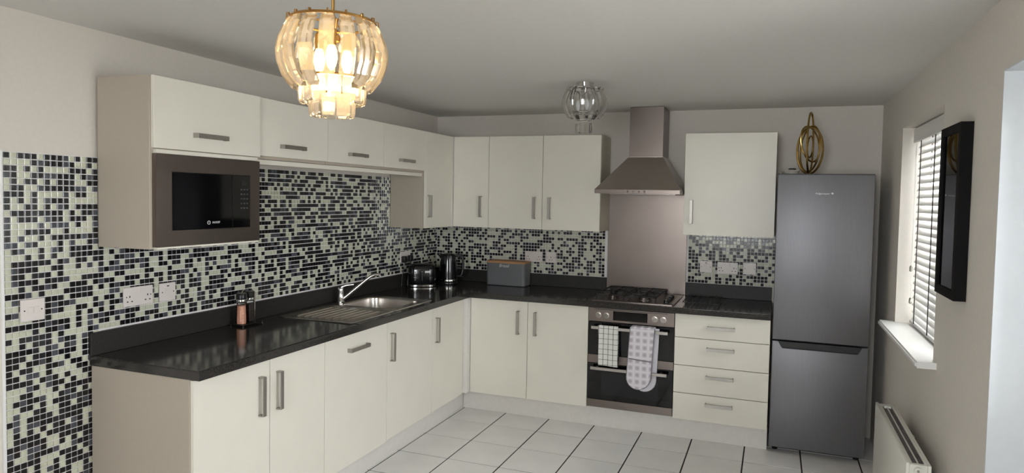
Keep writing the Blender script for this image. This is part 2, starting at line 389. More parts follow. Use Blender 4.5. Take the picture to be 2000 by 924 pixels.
def stuff_tiles(name, cl, parent, back=False):
    V, Fs, mi = [], [], []
    for a, z in cl:
        n = len(V)
        for px, py, pz in TP: V.append((px, a+py, z+pz) if not back else (a-py, -px, z+pz))
        k = pick(back)
        for f in TF: Fs.append(tuple(n+i for i in f)); mi.append(k)
    me = bpy.data.meshes.new(name); me.from_pydata(V, [], Fs)
    for mm in TM: me.materials.append(mm)
    me.polygons.foreach_set('material_index', mi)
    o = bpy.data.objects.new(name, me); COL.objects.link(o); o.parent = parent; o['kind'] = 'stuff'; ORG[o.name] = Vector((0, 0, 0)); return o
stuff_tiles('mosaic_tiles', [c for c in cells if c not in single], wall_left)
for y, z in cells:
    if (y, z) in single:
        o = bpy.data.objects.new('mosaic_tile', tm[pick()]); COL.objects.link(o); o.parent = wall_left; o.location = (0, y, z)
bc = []
for c in range(140):
    x = .012+PIT*(c+.5)
    if 1.514-PIT/2 < x < 2.123+PIT/2 or x > 2.79: continue
    for k in range(15):
        z = ZU+.012+PIT*(k+.0)+.002
        bc.append((x, z))
stuff_tiles('mosaic_tiles', bc, wall_back, True)

# ------------------------------------------------------------------ kitchen units
D, WT = .58, .62
LN, UPD, MD, UT, UB, MB, BB = -3.0858, .3136, .3288, 2.0967, 1.3794, 1.3756, 1.8043
b1, b2, b3, b4 = -2.651, -2.2564, -1.671, -1.113
x0, x1, x2, x3, x4 = .6123, 1.0696, 1.5266, 2.1275, 2.7355
u1, u2, u3, u4 = -2.4358, -1.8923, -1.3157, -.7549
w1, w2, w3, w4, w5 = .3163, .6234, 1.0701, 1.5233, 2.7383
def handle(run, parent, a, z, d, vert, ln=.172, wd=.021):
    bm = BM(); so, th = .03, .006
    if vert:
        rb(bm, run, a-wd/2, a+wd/2, d+so-th, d+so, z-ln/2, z+ln/2, .0012)
        for s in (-1, 1): rb(bm, run, a-wd/2, a+wd/2, d, d+so-th, z+s*(ln/2-th/2)-th/2, z+s*(ln/2-th/2)+th/2)
    else:
        rb(bm, run, a-ln/2, a+ln/2, d+so-th, d+so, z-wd/2, z+wd/2, .0012)
        for s in (-1, 1): rb(bm, run, a+s*(ln/2-th/2)-th/2, a+s*(ln/2-th/2)+th/2, d, d+so-th, z-wd/2, z+wd/2)
    return obj('handle', bm, HNDL, parent, label='brushed nickel bow handle')
def door(run, parent, a0, a1, z0, z1, d, hd=None, name='door', g=.0016):
    o = obj(name, rb(BM(), run, a0+g, a1-g, d-.018, d, z0+g, z1-g, .0012, 2), FRONT, parent)
    if hd: handle(run, o, hd[0], hd[1], d, hd[2], ln=hd[3] if len(hd) > 3 else .172)
    return o
HZ = .705
def cabinet(name, label, run, a0, a1, z0, z1, depth, doors, top=None, end=None, grp='cream gloss kitchen units'):
    t = thing(name, label, 'cabinet', rp(run, (a0+a1)/2, depth/2, z0), grp)
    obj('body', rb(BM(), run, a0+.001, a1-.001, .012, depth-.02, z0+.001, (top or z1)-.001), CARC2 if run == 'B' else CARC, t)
    for dd in doors: door(run, t, *dd)
    return t
# left base run
c = cabinet('base_cabinet', 'two-door base cabinet at the near end of the left worktop, with a plain end panel', 'L', LN+.026, b2, .15, .868, D,
    [(LN+.008, b1, .14, .866, D, (-2.714, .703, True, .18)), (b1, b2, .14, .866, D, (-2.602, .703, True, .18))])
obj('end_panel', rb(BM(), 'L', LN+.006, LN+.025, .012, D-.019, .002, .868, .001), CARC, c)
t = thing('dishwasher', 'integrated dishwasher behind a cream door with one horizontal handle', 'dishwasher', (.3, (b2+b3)/2, .15))
obj('body', rb(BM(), 'L', b2+.002, b3-.002, .03, D-.02, .152, .868), STEEL, t)
door('L', t, b2, b3, .13, .866, D, (-1.975, .772, False, .178))
cabinet('base_cabinet', 'base cabinet with a single door in front of the sink bowl', 'L', b3, b4, .15, .868, D, [(b3, b4, .14, .866, D, (-1.628, .703, True))], top=.70)
cabinet('corner_cabinet', 'narrow corner base cabinet at the far end of the left run', 'L', b4, -.632, .15, .868, D, [(b4, -.64, .142, .866, D, (-1.062, .703, True))])
tag(obj('corner_post', box(BM(), .565, .6105, -.638, -.562, .15, .866, .002), PLIN), 'white filler post where the two base runs meet', 'filler post')
# back base run
cabinet('base_cabinet', 'two-door base cabinet left of the oven on the back wall', 'B', x0, x2, .15, .868, D,
    [(x0, x1, .148, .866, D, (.998, .708, True)), (x1, x2, .148, .866, D, (1.132, .708, True))])
t = thing('drawer_unit', 'four-drawer cream base unit between the oven and the fridge', 'drawers', ((x3+x4)/2, -.3, .15), 'cream gloss kitchen units')
obj('body', rb(BM(), 'B', x3+.001, x4-.001, .012, D-.02, .151, .868), CARC, t)
for za, zb, hz in ((.7055, .866, .786), (.518, .7055, .643), (.33, .518, .455), (.148, .33, .27)):
    door('B', t, x3, x4, za, zb, D, (2.429, hz, False, .175), name='drawer', g=.002)
# plinths
tag(obj('plinth', box(BM(), .505, .528, LN+.03, -.515, 0, .128, .001), PLIN), 'long white plinth board under the left base run', 'plinth')
tag(obj('plinth', box(BM(), .529, x4, -.515, -.497, 0, .145, .001), PLIN), 'white plinth board under the back base run', 'plinth')

# left wall units
t = thing('microwave_cabinet', 'deep wall cabinet housing the microwave, with a lift-up door on top', 'cabinet', (MD/2, (-3.0441+u1)/2, MB), 'cream gloss kitchen units')
ya, yb = -3.0441, u1
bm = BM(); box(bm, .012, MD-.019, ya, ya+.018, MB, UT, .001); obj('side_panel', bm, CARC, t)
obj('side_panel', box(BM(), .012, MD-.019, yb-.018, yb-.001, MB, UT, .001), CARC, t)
obj('bottom_panel', box(BM(), .012, MD+.002, ya+.0185, yb-.0185, MB, MB+.008), FRONT, t)
obj('shelf', box(BM(), .012, MD-.004, ya+.0185, yb-.0185, 1.7765, 1.793), FRONT, t)
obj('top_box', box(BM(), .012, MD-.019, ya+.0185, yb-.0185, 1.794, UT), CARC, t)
door('L', t, ya+.004, yb-.004, 1.796, UT, MD, (-2.755, 1.866, False, .176), name='lift_door')
mw = thing('microwave', 'built-in microwave with steel surround and black glass door', 'microwave', (.17, (ya+yb)/2, 1.3845))
obj('casing', box(BM(), .02, MD-.02, ya+.03, yb-.03, 1.3865, 1.773), DARK, mw)
bm = BM(); d0, d1 = MD-.018, MD+.004
for a in ((-3.033, -2.449, 1.3850, 1.452), (-3.033, -2.449, 1.7025, 1.7745), (-3.033, -2.956, 1.452, 1.7025), (-2.512, -2.449, 1.452, 1.7025)): box(bm, d0, d1, *a)
bmesh.ops.remove_doubles(bm, verts=bm.verts, dist=1e-5)
obj('steel_surround', bm, STEELH, mw)
gd = obj('glass_door', box(BM(), d0, d1+.003, -2.955, -2.627, 1.4535, 1.7015, .002), BLKG, mw)
cp = obj('control_panel', box(BM(), d0, d1+.003, -2.6255, -2.5135, 1.4535, 1.7015, .002), BLKG, mw)
obj('display', box(BM(), d1+.003, d1+.004, -2.575, -2.535, 1.655, 1.672), BLKO, cp)
for r in range(5):
    for q in range(3):
        obj('button', box(BM(), d1+.003, d1+.0042, -2.578+q*.018, -2.566+q*.018, 1.630-r*.022, 1.637-r*.022), FRIDB, cp)
ring = BM(); tube(ring, [(d1+.0035, -2.765+.008*math.cos(a), 1.481+.008*math.sin(a)) for a in [2*math.pi*k/20 for k in range(20)]], .0012, 5, closed=True)
obj('logo_ring', ring, LETT, gd)
text('logo_dot', 'i', .012, (d1+.0036, -2.765, 1.481), ((0, 1, 0), (0, 0, 1)), LETT, gd)
text('logo_text', 'INDESIT', .0125, (d1+.0036, -2.723, 1.481), ((0, 1, 0), (0, 0, 1)), LETT, gd)
for a0, a1, hy, which in ((u1, u2, -2.196, 'nearest the microwave cabinet'), (u2, u3, -1.614, 'in the middle over the sink'), (u3, u4, -1.040, 'beside the tall corner cabinet')):
    cabinet('bridging_cabinet', 'shallow wall cabinet with lift-up door, '+which, 'L', a0, a1, 1.79, UT, UPD, [(a0, a1, BB, UT, UPD, (hy, 1.862, False, .176))])
tag(obj('light_pelmet', box(BM(), .262, .282, u1+.002, u4-.002, 1.764, 1.789, .001), FRONT), 'thin cream pelmet strip under the shallow left wall cabinets', 'pelmet')
cabinet('wall_cabinet', 'narrow full-height wall cabinet in the corner on the left wall', 'L', u4, -.334, UB, UT, UPD, [(u4, -.335, UB, UT, UPD, (-.715, 1.545, True, .165))])
tag(obj('corner_post', box(BM(), .288, .3146, -.3335, -.300, UB, UT, .002), PLIN), 'white filler post where the wall cabinets meet in the corner', 'filler post')
cabinet('wall_cabinet', 'narrow single-door wall cabinet next to the corner post on the back wall', 'B', w1, w2, UB, UT, UPD, [(w1, w2, UB, UT, UPD, (.560, 1.545, True, .165))])
cabinet('wall_cabinet', 'two-door wall cabinet left of the extractor hood', 'B', w2, w4, UB, UT, UPD, [(w2, w3, UB, UT, UPD, (1.008, 1.545, True, .165)), (w3, w4, UB, UT, UPD, (1.130, 1.545, True, .165))])
cabinet('wall_cabinet', 'single-door wall cabinet between the extractor hood and the fridge', 'B', 2.130, w5, UB, UT, UPD, [(2.130, w5, UB, UT, UPD, (2.184, 1.545, True, .165))])

# worktop
wk = thing('worktop', 'L-shaped speckled dark granite-effect worktop with matching upstands', 'worktop', (.31, -1.5, .87))
bm = BM(); SX0, SX1, SY0, SY1 = .085, .555, -2.0, -1.11
for a in ((0, WT, LN, SY0), (0, SX0, SY0, SY1), (SX1, WT, SY0, SY1), (0, WT, SY1, 0), (WT, x4, -WT, 0)): box(bm, a[0], a[1], a[2], a[3], .87, .91)
bmesh.ops.remove_doubles(bm, verts=bm.verts, dist=1e-5)
es = [e for e in bm.edges if all(abs(v.co.z-.91) < 1e-4 for v in e.verts) and ((all(abs(v.co.x-WT) < 1e-4 for v in e.verts) and max(v.co.y for v in e.verts) < -WT+.01) or all(abs(v.co.y+WT) < 1e-4 and v.co.x > WT-.001 for v in e.verts) or all(abs(v.co.y-LN) < 1e-4 for v in e.verts))]
bmesh.ops.bevel(bm, geom=es, offset=.004, segments=2, affect='EDGES')
obj('worktop_surface', bm, WORK, wk)
obj('upstand', box(BM(), .0005, .02, LN, -.0005, .9105, 1.008, .0015), WORKU, wk)
obj('upstand', box(BM(), .0205, 1.513, -.02, -.0005, .9105, 1.008, .0015), WORKU, wk)
obj('upstand', box(BM(), 2.124, x4, -.02, -.0005, .9105, 1.008, .0015), WORKU, wk)

# sink with drainer
sk = thing('sink', 'stainless steel inset sink with bowl and ribbed drainer', 'sink', (.32, -1.55, .91))
bm = BM(); oc, oh = (.32, -1.33), (.25, .24)
loft(bm, [rrect(oc[0], oc[1], oh[0], oh[1], .02, .9105), rrect(oc[0], oc[1], oh[0]-.004, oh[1]-.004, .02, .9145), rrect(.315, -1.335, .195, .195, .065, .9135),
          rrect(.315, -1.335, .188, .188, .06, .906), rrect(.315, -1.335, .178, .178, .06, .78), rrect(.315, -1.335, .155, .155, .05, .765)], False, True)
obj('bowl', bm, SINKM, sk, smooth=True)
obj('plughole', lathe(BM(), .315, -1.335, [(.04, .7655), (.042, .768), (.030, .768), (.026, .766)]), CHROME, sk, smooth=True)
bm = BM()
loft(bm, [rrect(.32, -1.795, .25, .2245, .02, .9105), rrect(.32, -1.795, .246, .2205, .02, .9145), rrect(.32, -1.79, .222, .20, .03, .9135), rrect(.32, -1.79, .214, .192, .03, .9095)], False, True)
obj('drainer', bm, SINKM, sk, smooth=True)
for k in range(8):
    xx = .15+k*.0485
    bm = BM(); loft(bm, [[(xx+.008*math.cos(a), y, .9098+h*math.sin(a)) for a in [math.pi*q/6 for q in range(7)]] for y, h in ((-1.955, .0005), (-1.94, .008), (-1.64, .008), (-1.62, .0005))], True, True, closed=False)
    obj('drainer_rib', bm, SINKM, sk, smooth=True)
# tap
tp = thing('mixer_tap', 'chrome single-lever mixer tap with slanting spout behind the sink', 'tap', (.092, -1.46, .9145))
obj('body', lathe(BM(), .092, -1.46, [(.026, .9155), (.026, .922), (.021, .928), (.019, .985), (.021, 1.0), (.017, 1.012), (.004, 1.016)]), CHROME, tp, smooth=True)
obj('spout', tube(BM(), [(.10, -1.452, .935), (.13, -1.432, .965), (.22, -1.372, 1.058), (.25, -1.352, 1.085), (.272, -1.338, 1.096), (.292, -1.325, 1.094), (.30, -1.32, 1.084)], [.012, .011, .0105, .0105, .0105, .0105, .0115], 12), CHROME, tp, smooth=True)
obj('lever', tube(BM(), [(.088, -1.46, 1.0), (.098, -1.455, 1.018), (.125, -1.442, 1.028), (.165, -1.422, 1.033)], [.013, .010, .007, .005], 10), CHROME, tp, smooth=True)

# hob
hb = thing('gas_hob', 'four-burner stainless gas hob set in the worktop', 'hob', (1.82, -.32, .91))
bm = BM(); loft(bm, [rrect(1.822, -.318, .293, .252, .015, .9105), rrect(1.822, -.318, .293, .252, .015, .915), rrect(1.822, -.318, .287, .246, .015, .918), rrect(1.822, -.318, .272, .232, .02, .9165)], False, True)
obj('hob_plate', bm, STEELH, hb, smooth=True)
for bx, by, r in ((1.665, -.43, .030), (1.665, -.19, .042), (1.89, -.43, .042), (1.89, -.19, .034)):
    bn = obj('burner', lathe(BM(), bx, by, [(r+.012, .917), (r+.012, .922), (r, .924), (r, .934), (r-.004, .936)]), STEELH, hb, smooth=True)
    obj('burner_cap', lathe(BM(), bx, by, [(r+.002, .936), (r+.002, .940), (r-.006, .943)]), IRON, bn, smooth=True)
for gx0, gx1 in ((1.562, 1.772), (1.786, 1.996)):
    bm = BM(); z0, z1 = .948, .956
    cx = (gx0+gx1)/2
    for a in ((gx0, gx1, -.545, -.535), (gx0, gx1, -.085, -.075), (gx0, gx0+.01, -.545, -.075), (gx1-.01, gx1, -.545, -.075), (gx0, gx1, -.315, -.305)): box(bm, *a, z0, z1, .0015)
    for by in (-.43, -.19):
        box(bm, gx0, cx-.025, by-.004, by+.004, z0, z1+.003, .001); box(bm, cx+.025, gx1, by-.004, by+.004, z0, z1+.003, .001)
        box(bm, cx-.004, cx+.004, by-.115, by-.03, z0, z1+.003, .001); box(bm, cx-.004, cx+.004, by+.03, by+.115, z0, z1+.003, .001)
    for fx in (gx0+.004, gx1-.014):
        for fy in (-.543, -.087): box(bm, fx, fx+.01, fy, fy+.01, .9165, z0)
    obj('pan_support', bm, IRON, hb)
for k in range(4):
    kb = obj('control_knob', lathe(BM(), 2.055, -.50+k*.085, [(.019, .9165), (.018, .934), (.015, .937)], 16), BLKP, hb, smooth=True)
    obj('pointer', box(BM(), 2.053, 2.057, -.50+k*.085-.014, -.50+k*.085+.014, .937, .941), CHROME, kb)
# wire rack
rk = thing('wire_rack', 'black wire cooling rack lying on the worktop right of the hob', 'rack', (2.275, -.33, .91))
bm = BM(); tube(bm, [(2.165, -.50, .932), (2.395, -.50, .932), (2.395, -.14, .932), (2.165, -.14, .932)], .0035, 6, closed=True)
obj('rack_frame', bm, CORD, rk)
for k in range(7): obj('rack_wire', tube(BM(), [(2.19+k*.03, -.498, .934), (2.19+k*.03, -.142, .934)], .0022, 6), CORD, rk)
for fx in (2.18, 2.38):
    for fy in (-.485, -.155): obj('foot', tube(BM(), [(fx, fy, .9105), (fx, fy, .93)], .003, 6), CORD, rk)

# oven
ov = thing('double_oven', 'built-in stainless double oven with two black glass doors', 'oven', (1.827, -.3, .15))
obj('casing', box(BM(), x2+.003, x3-.003, -.555, -.03, .15, .866), DARK, ov)
oa, ob = x2+.002, x3-.002
pn = obj('control_panel', box(BM(), oa, ob, -.582, -.5555, .766, .862, .0015), STEELH, ov)
obj('vent_slot', box(BM(), 1.575, 2.08, -.5832, -.5815, .851, .855), DARK, pn)
ds = obj('display', box(BM(), 1.704, 1.943, -.5835, -.581, .782, .846, .001), BLKG, pn)
for kx in (1.599, 1.655, 1.993, 2.051):
    k_ = obj('knob', disc_y(BM(), kx, .812, .0165, -.604, -.582, 20), CHROME, pn, smooth=True)
    obj('knob_ring', disc_y(BM(), kx, .812, .021, -.5835, -.581, 20), STEEL, k_, smooth=True)
def oven_door(zb, zt, hz):
    dd = obj('oven_door', box(BM(), oa, ob, -.580, -.5555, zb, zt, .0015), BLKG, ov)
    obj('door_window', box(BM(), oa+.10, ob-.10, -.5812, -.5795, zb+.035, zt-.06), BLKO, dd)
    bm = BM(); box(bm, 1.559, 2.089, -.628, -.618, hz-.011, hz+.011, .002)
    for px in (1.60, 2.045): box(bm, px-.008, px+.008, -.618, -.580, hz-.006, hz+.006)
    obj('door_handle', bm, HNDL, dd)
oven_door(.532, .763, .729); oven_door(.215, .470, .443)
obj('steel_strip', box(BM(), oa, ob, -.5805, -.5555, .472, .530, .001), STEELH, ov)
obj('steel_strip', box(BM(), oa, ob, -.5805, -.5555, .158, .213, .001), STEELH, ov)
# tea towel over the upper handle
def drape(xa, xb, ztop, zf, zbk, yf, yb_, th, wav, seed, n=14):
    rnd = random.Random(seed); ph = rnd.random()*6
    prof = [(yb_, zbk+(ztop-.02-zbk)*t) for t in (0, .33, .66, 1)]
    cy, r = (yf+yb_)/2, abs(yf-yb_)/2
    prof += [(cy+r*math.cos(a), ztop-.02+.02*math.sin(a)) for a in [math.pi*k/6 for k in range(1, 6)]]
    prof += [(yf, ztop-.02+(zf-ztop+.02)*t) for t in [q/10 for q in range(11)]]
    bm = BM(); rows = []
    for i, (y, z) in enumerate(prof):
        row = []
        for k in range(n+1):
            s = k/n; fall = max(0, (ztop-z)/.3)
            row.append(bm.verts.new((xa+(xb-xa)*s+.008*fall, y-(wav*fall*(1+math.sin(s*9+ph)) if i > 6 else -0.0), z-.006*s*fall)))
        rows.append(row)
    for a, b in zip(rows, rows[1:]):
        for k in range(n): bm.faces.new((a[k], a[k+1], b[k+1], b[k]))
    bmesh.ops.recalc_face_normals(bm, faces=bm.faces)
    bmesh.ops.solidify(bm, geom=bm.faces[:], thickness=th)
    return bm
tag(obj('tea_towel', drape(1.613, 1.750, .749, .474, .54, -.636, -.610, .004, .0035, 3), CHECK, smooth=True), 'white tea towel with dark check hanging from the upper oven handle', 'towel')
# double oven glove
gv = thing('oven_glove', 'pale patterned double oven glove hanging from the oven handle', 'oven glove', (1.92, -.63, .32))
def pocket(cx, hw, ztop, zbot, yc, th, lean):
    out = []
    zc = zbot+hw
    for t in range(5): out.append((cx-hw, ztop+(zc-ztop)*t/4))
    for k in range(1, 12): a = math.pi+math.pi*k/12; out.append((cx+hw*math.cos(a), zc+hw*math.sin(a)))
    for t in range(5): out.append((cx+hw, zc+(ztop-zc)*t/4))
    return [(x+lean*(ztop-z), z) for x, z in out]
def pocket_bm(o, y0, y1, inset=.006):
    cx = sum(p[0] for p in o)/len(o); cz = sum(p[1] for p in o)/len(o)
    sh = [(cx+(x-cx)*.93, cz+(z-cz)*.97) for x, z in o]
    bm = BM(); ym = (y0+y1)/2
    loft(bm, [[(x, y1, z) for x, z in sh], [(x, ym+.001, z) for x, z in o], [(x, ym-.001, z) for x, z in o], [(x, y0, z) for x, z in sh]], True, True); return bm
of = pocket(1.922, .082, .758, .336, -.645, .02, -.055)
obf = pocket(1.950, .080, .752, .312, -.61, .02, -.035)
obj('front_panel', pocket_bm(of, -.662, -.636), DOTS, gv, smooth=True)
obj('back_panel', pocket_bm(obf, -.611, -.590), GLOVE2, gv, smooth=True)
obj('fold_band', box(BM(), 1.843, 2.005, -.655, -.592, .748, .764, .006, 2), DOTS, gv)
obj('binding', tube(BM(), [(x, -.649, z) for x, z in of], .0035, 6), BIND, gv, smooth=True, label='grey binding tape around the rounded edge')
obj('pocket_hem', tube(BM(), [(1.837, -.664, .546), (1.91, -.6655, .541), (1.991, -.664, .536)], .004, 6), BIND, gv, smooth=True)

# hood and splashback
hd = thing('extractor_hood', 'stainless chimney extractor hood with a flared canopy above the hob', 'extractor hood', (1.827, -.25, 1.66))
def rc(xa, xb, yf, z): return [(xa, yf, z), (xb, yf, z), (xb, -.003, z), (xa, -.003, z)]
obj('canopy_rim', box(BM(), 1.5275, 2.1265, -.50, -.003, 1.664, 1.694, .0015), STEELH, hd)
obj('canopy', loft(BM(), [rc(1.529, 2.125, -.498, 1.6945), rc(1.718, 1.971, -.275, 1.932), rc(1.718, 1.971, -.275, 1.936)], True, True), STEEL, hd)
obj('chimney', box(BM(), 1.722, 1.967, -.27, -.003, 1.9365, CEIL-.002, .001), STEELH, hd)
obj('filter_grille', box(BM(), 1.56, 2.09, -.46, -.03, 1.6615, 1.6638), STEEL, hd)
for k in range(4): obj('push_button', disc_y(BM(), 1.765+k*.04, 1.679, .007, -.5025, -.4995, 12), CHROME, hd)
tag(obj('steel_splashback', box(BM(), 1.516, 2.1215, -.009, -.0008, .9112, 1.6632, .001), STEELH), 'plain brushed steel splashback panel behind the hob', 'splashback')

# fridge freezer
fx0, fx1, fy = 2.7471, 3.3074, -.5587
fr = thing('fridge_freezer', 'tall grey fridge freezer beside the drawer unit', 'fridge', ((fx0+fx1)/2, -.3, 0))
obj('body', box(BM(), fx0+.002, fx1-.002, -.502, -.02, .035, 1.80, .003), FRIDB, fr)
ud = obj('upper_door', box(BM(), fx0, fx1, fy, -.505, .742, 1.803, .004, 3), FRID, fr, smooth=True)
ld = obj('lower_door', box(BM(), fx0, fx1, fy, -.505, .042, .7335, .004, 3), FRID, fr, smooth=True)
obj('top_edge', box(BM(), fx0+.002, fx1-.002, fy+.006, -.30, 1.8032, 1.807), DARK, ud)
bm = BM(); loft(bm, [[(2.782, y, .7335), (3.271, y, .7335), (3.250, y, .692), (2.806, y, .692)] for y in (fy-.006, fy+.02)], True, True)
hg = obj('grip_recess', bm, DARK, ld)
obj('grip_lip', box(BM(), 2.81, 3.246, fy-.010, fy-.004, .690, .697, .001), BLKP, hg)
for px in (2.785, 3.27):
    for py in (-.47, -.08): obj('foot', lathe(BM(), px, py, [(.018, .001), (.018, .012), (.012, .014), (.012, .035)], 12), BLKP, fr)
obj('foot_plinth', box(BM(), fx0+.02, fx1-.02, -.47, -.45, .008, .034), DARK, fr)
text('brand_lettering', 'Fridgemaster', .0155, (3.012, fy-.0006, 1.683), ((1, 0, 0), (0, 0, 1)), LETT, ud, shear=.35)
obj('brand_mark', box(BM(), 3.064, 3.075, fy-.0012, fy, 1.680, 1.690), LETT, ud)

# ------------------------------------------------------------------ small things on the units
# gold orbit ornament on the fridge
orn = thing('orbit_ornament', 'gold ornament of interlocking oval rings standing on the fridge', 'ornament', (2.942, -.35, 1.807))
def oval(cx, cy, cz, h, w, rotz, tilt=0, n=40):
    R_ = Matrix.Rotation(rotz, 3, 'Z') @ Matrix.Rotation(tilt, 3, 'Y')
    return [Vector((cx, cy, cz))+R_ @ Vector((w*math.cos(t), 0, h*math.sin(t))) for t in [2*math.pi*k/n for k in range(n)]]
for cz, h, w, rz, tl, r in ((2.015, .200, .080, math.radians(74), 0, .0065), (1.968, .152, .078, math.radians(6), .03, .0075), (1.978, .150, .080, math.radians(-46), .14, .006),
                            (2.010, .118, .066, math.radians(34), -.3, .006), (1.992, .070, .040, math.radians(-68), .12, .005)):
    obj('ring', tube(BM(), oval(2.94, -.35, cz, h, w, rz, tl), r, 8, closed=True), GOLD, orn, smooth=True)
obj('foot', lathe(BM(), 2.942, -.35, [(.022, 1.8075), (.020, 1.811), (.008, 1.816), (.006, 1.822)], 16), GOLD, orn, smooth=True)
tk = thing('trinket_dish', 'small low stone-coloured dish with a dark lid on the fridge', 'dish', (2.825, -.36, 1.807))
obj('dish', lathe(BM(), 2.83, -.36, [(.040, 1.8075), (.046, 1.812), (.048, 1.830), (.052, 1.834), (.050, 1.839)], 20), CUPM, tk, smooth=True)
obj('lid', lathe(BM(), 2.835, -.36, [(.024, 1.8395), (.024, 1.848), (.018, 1.851)], 16), DARK, tk, smooth=True)
tag(obj('pebble', lathe(BM(), 2.768, -.38, [(.006, 1.8075), (.013, 1.811), (.014, 1.820), (.006, 1.827)], 12), STONE, smooth=True), 'tiny dark rounded pebble beside the dish on the fridge', 'pebble')

# bread bin
bb_ = thing('bread_bin', 'grey metal bread bin with a bamboo lid in the corner', 'bread bin', (.719, -.10, .91))
bm = BM(); loft(bm, [rrect(.719, -.10, .160, .065, .02, .9105), rrect(.719, -.10, .167, .072, .022, .916), rrect(.719, -.10, .167, .072, .022, 1.092)], True, True)
bb_b = obj('body', bm, BINM, bb_, smooth=True)
bm = BM(); loft(bm, [rrect(.719, -.10, .168, .073, .022, 1.0925), rrect(.719, -.10, .169, .074, .022, 1.104), rrect(.719, -.10, .165, .070, .022, 1.109)], True, True)
obj('lid', bm, BAMB, bb_, smooth=True, label='bamboo lid')
text('bread_lettering', 'Bread', .036, (.705, -.1724, 1.072), ((1, 0, 0), (0, 0, 1)), LETT, bb_b, shear=.3)

# toaster and kettle, turned towards the room
def turned(cx, cy, cz, deg): return Matrix.Translation((cx, cy, cz)) @ Matrix.Rotation(math.radians(deg), 4, 'Z')
ts = thing('toaster', 'glossy black rounded toaster with chrome base band and buttons', 'toaster', (.142, -.492, .91))
T_ = turned(.142, -.492, .91, 30)
body = obj('body', loft(BM(), [rrect(0, 0, .100, .060, .05, .022), rrect(0, 0, .106, .065, .052, .05), rrect(0, 0, .106, .065, .052, .135), rrect(0, 0, .098, .058, .05, .163), rrect(0, 0, .080, .044, .04, .176)], True, True), BLKGL, ts, smooth=True, xf=T_)
obj('base_band', loft(BM(), [rrect(0, 0, .104, .063, .05, .001), rrect(0, 0, .108, .067, .052, .006), rrect(0, 0, .108, .067, .052, .016), rrect(0, 0, .101, .061, .05, .0215)], True, True), CHROME, ts, smooth=True, xf=T_)
for s in (-.018, .018):
    bm = BM(); box(bm, -.062, .062, s-.012, s+.012, .1762, .1795, .001); sl = obj('slot_rim', bm, CHROME, ts, xf=T_)
    obj('bread_slot', box(BM(), -.057, .057, s-.008, s+.008, .1796, .1802), HOLE, sl, xf=T_)
for k, z in enumerate((.118, .102, .086, .058)):
    obj('button', disc_y(BM(), -.052, z, .0058, -.0715, -.061, 12), CHROME, ts, xf=T_)
obj('lever_slot', box(BM(), -.002, .004, -.0662, -.0645, .05, .12), DARK, ts, xf=T_)
obj('lever', box(BM(), -.010, .010, -.079, -.065, .118, .127, .003, 2), CHROME, ts, xf=T_)
obj('badge', box(BM(), .022, .062, -.0665, -.0645, .112, .128, .001), LETT, ts, xf=T_, label='white badge plate')
kt = thing('kettle', 'tall black jug kettle with a chrome base ring beside the toaster', 'kettle', (.252, -.26, .91))
K_ = turned(.252, -.26, .91, 27)
obj('base', lathe(BM(), 0, 0, [(.074, .001), (.078, .006), (.078, .018), (.070, .022)], 28), BLKP, kt, smooth=True, xf=K_)
obj('chrome_ring', lathe(BM(), 0, 0, [(.0745, .0225), (.0755, .026), (.0755, .038), (.074, .041)], 28), CHROME, kt, smooth=True, xf=K_)
obj('jug', lathe(BM(), 0, 0, [(.074, .0415), (.072, .10), (.066, .18), (.060, .225), (.058, .235)], 28), BLKGL, kt, smooth=True, xf=K_)
obj('lid', lathe(BM(), 0, 0, [(.057, .2355), (.052, .245), (.030, .250), (.006, .252)], 28), BLKGL, kt, smooth=True, xf=K_)
bm = BM(); loft(bm, [[(-.055, -.018, .205), (-.055, .018, .205), (-.060, .008, .232), (-.060, -.008, .232)], [(-.080, -.006, .228), (-.080, .006, .228), (-.082, .004, .238), (-.082, -.004, .238)]], True, True)
obj('spout', bm, BLKGL, kt, xf=K_)
obj('handle', tube(BM(), [(.050, 0, .222), (.080, 0, .236), (.108, 0, .226), (.120, 0, .190), (.120, 0, .120), (.112, 0, .075), (.092, 0, .060), (.070, 0, .064)], [.011, .012, .012, .011, .011, .011, .010, .010], 10), BLKP, kt, smooth=True, xf=K_)
obj('switch', box(BM(), .100, .124, -.010, .010, .056, .062, .002), CHROME, kt, xf=K_)

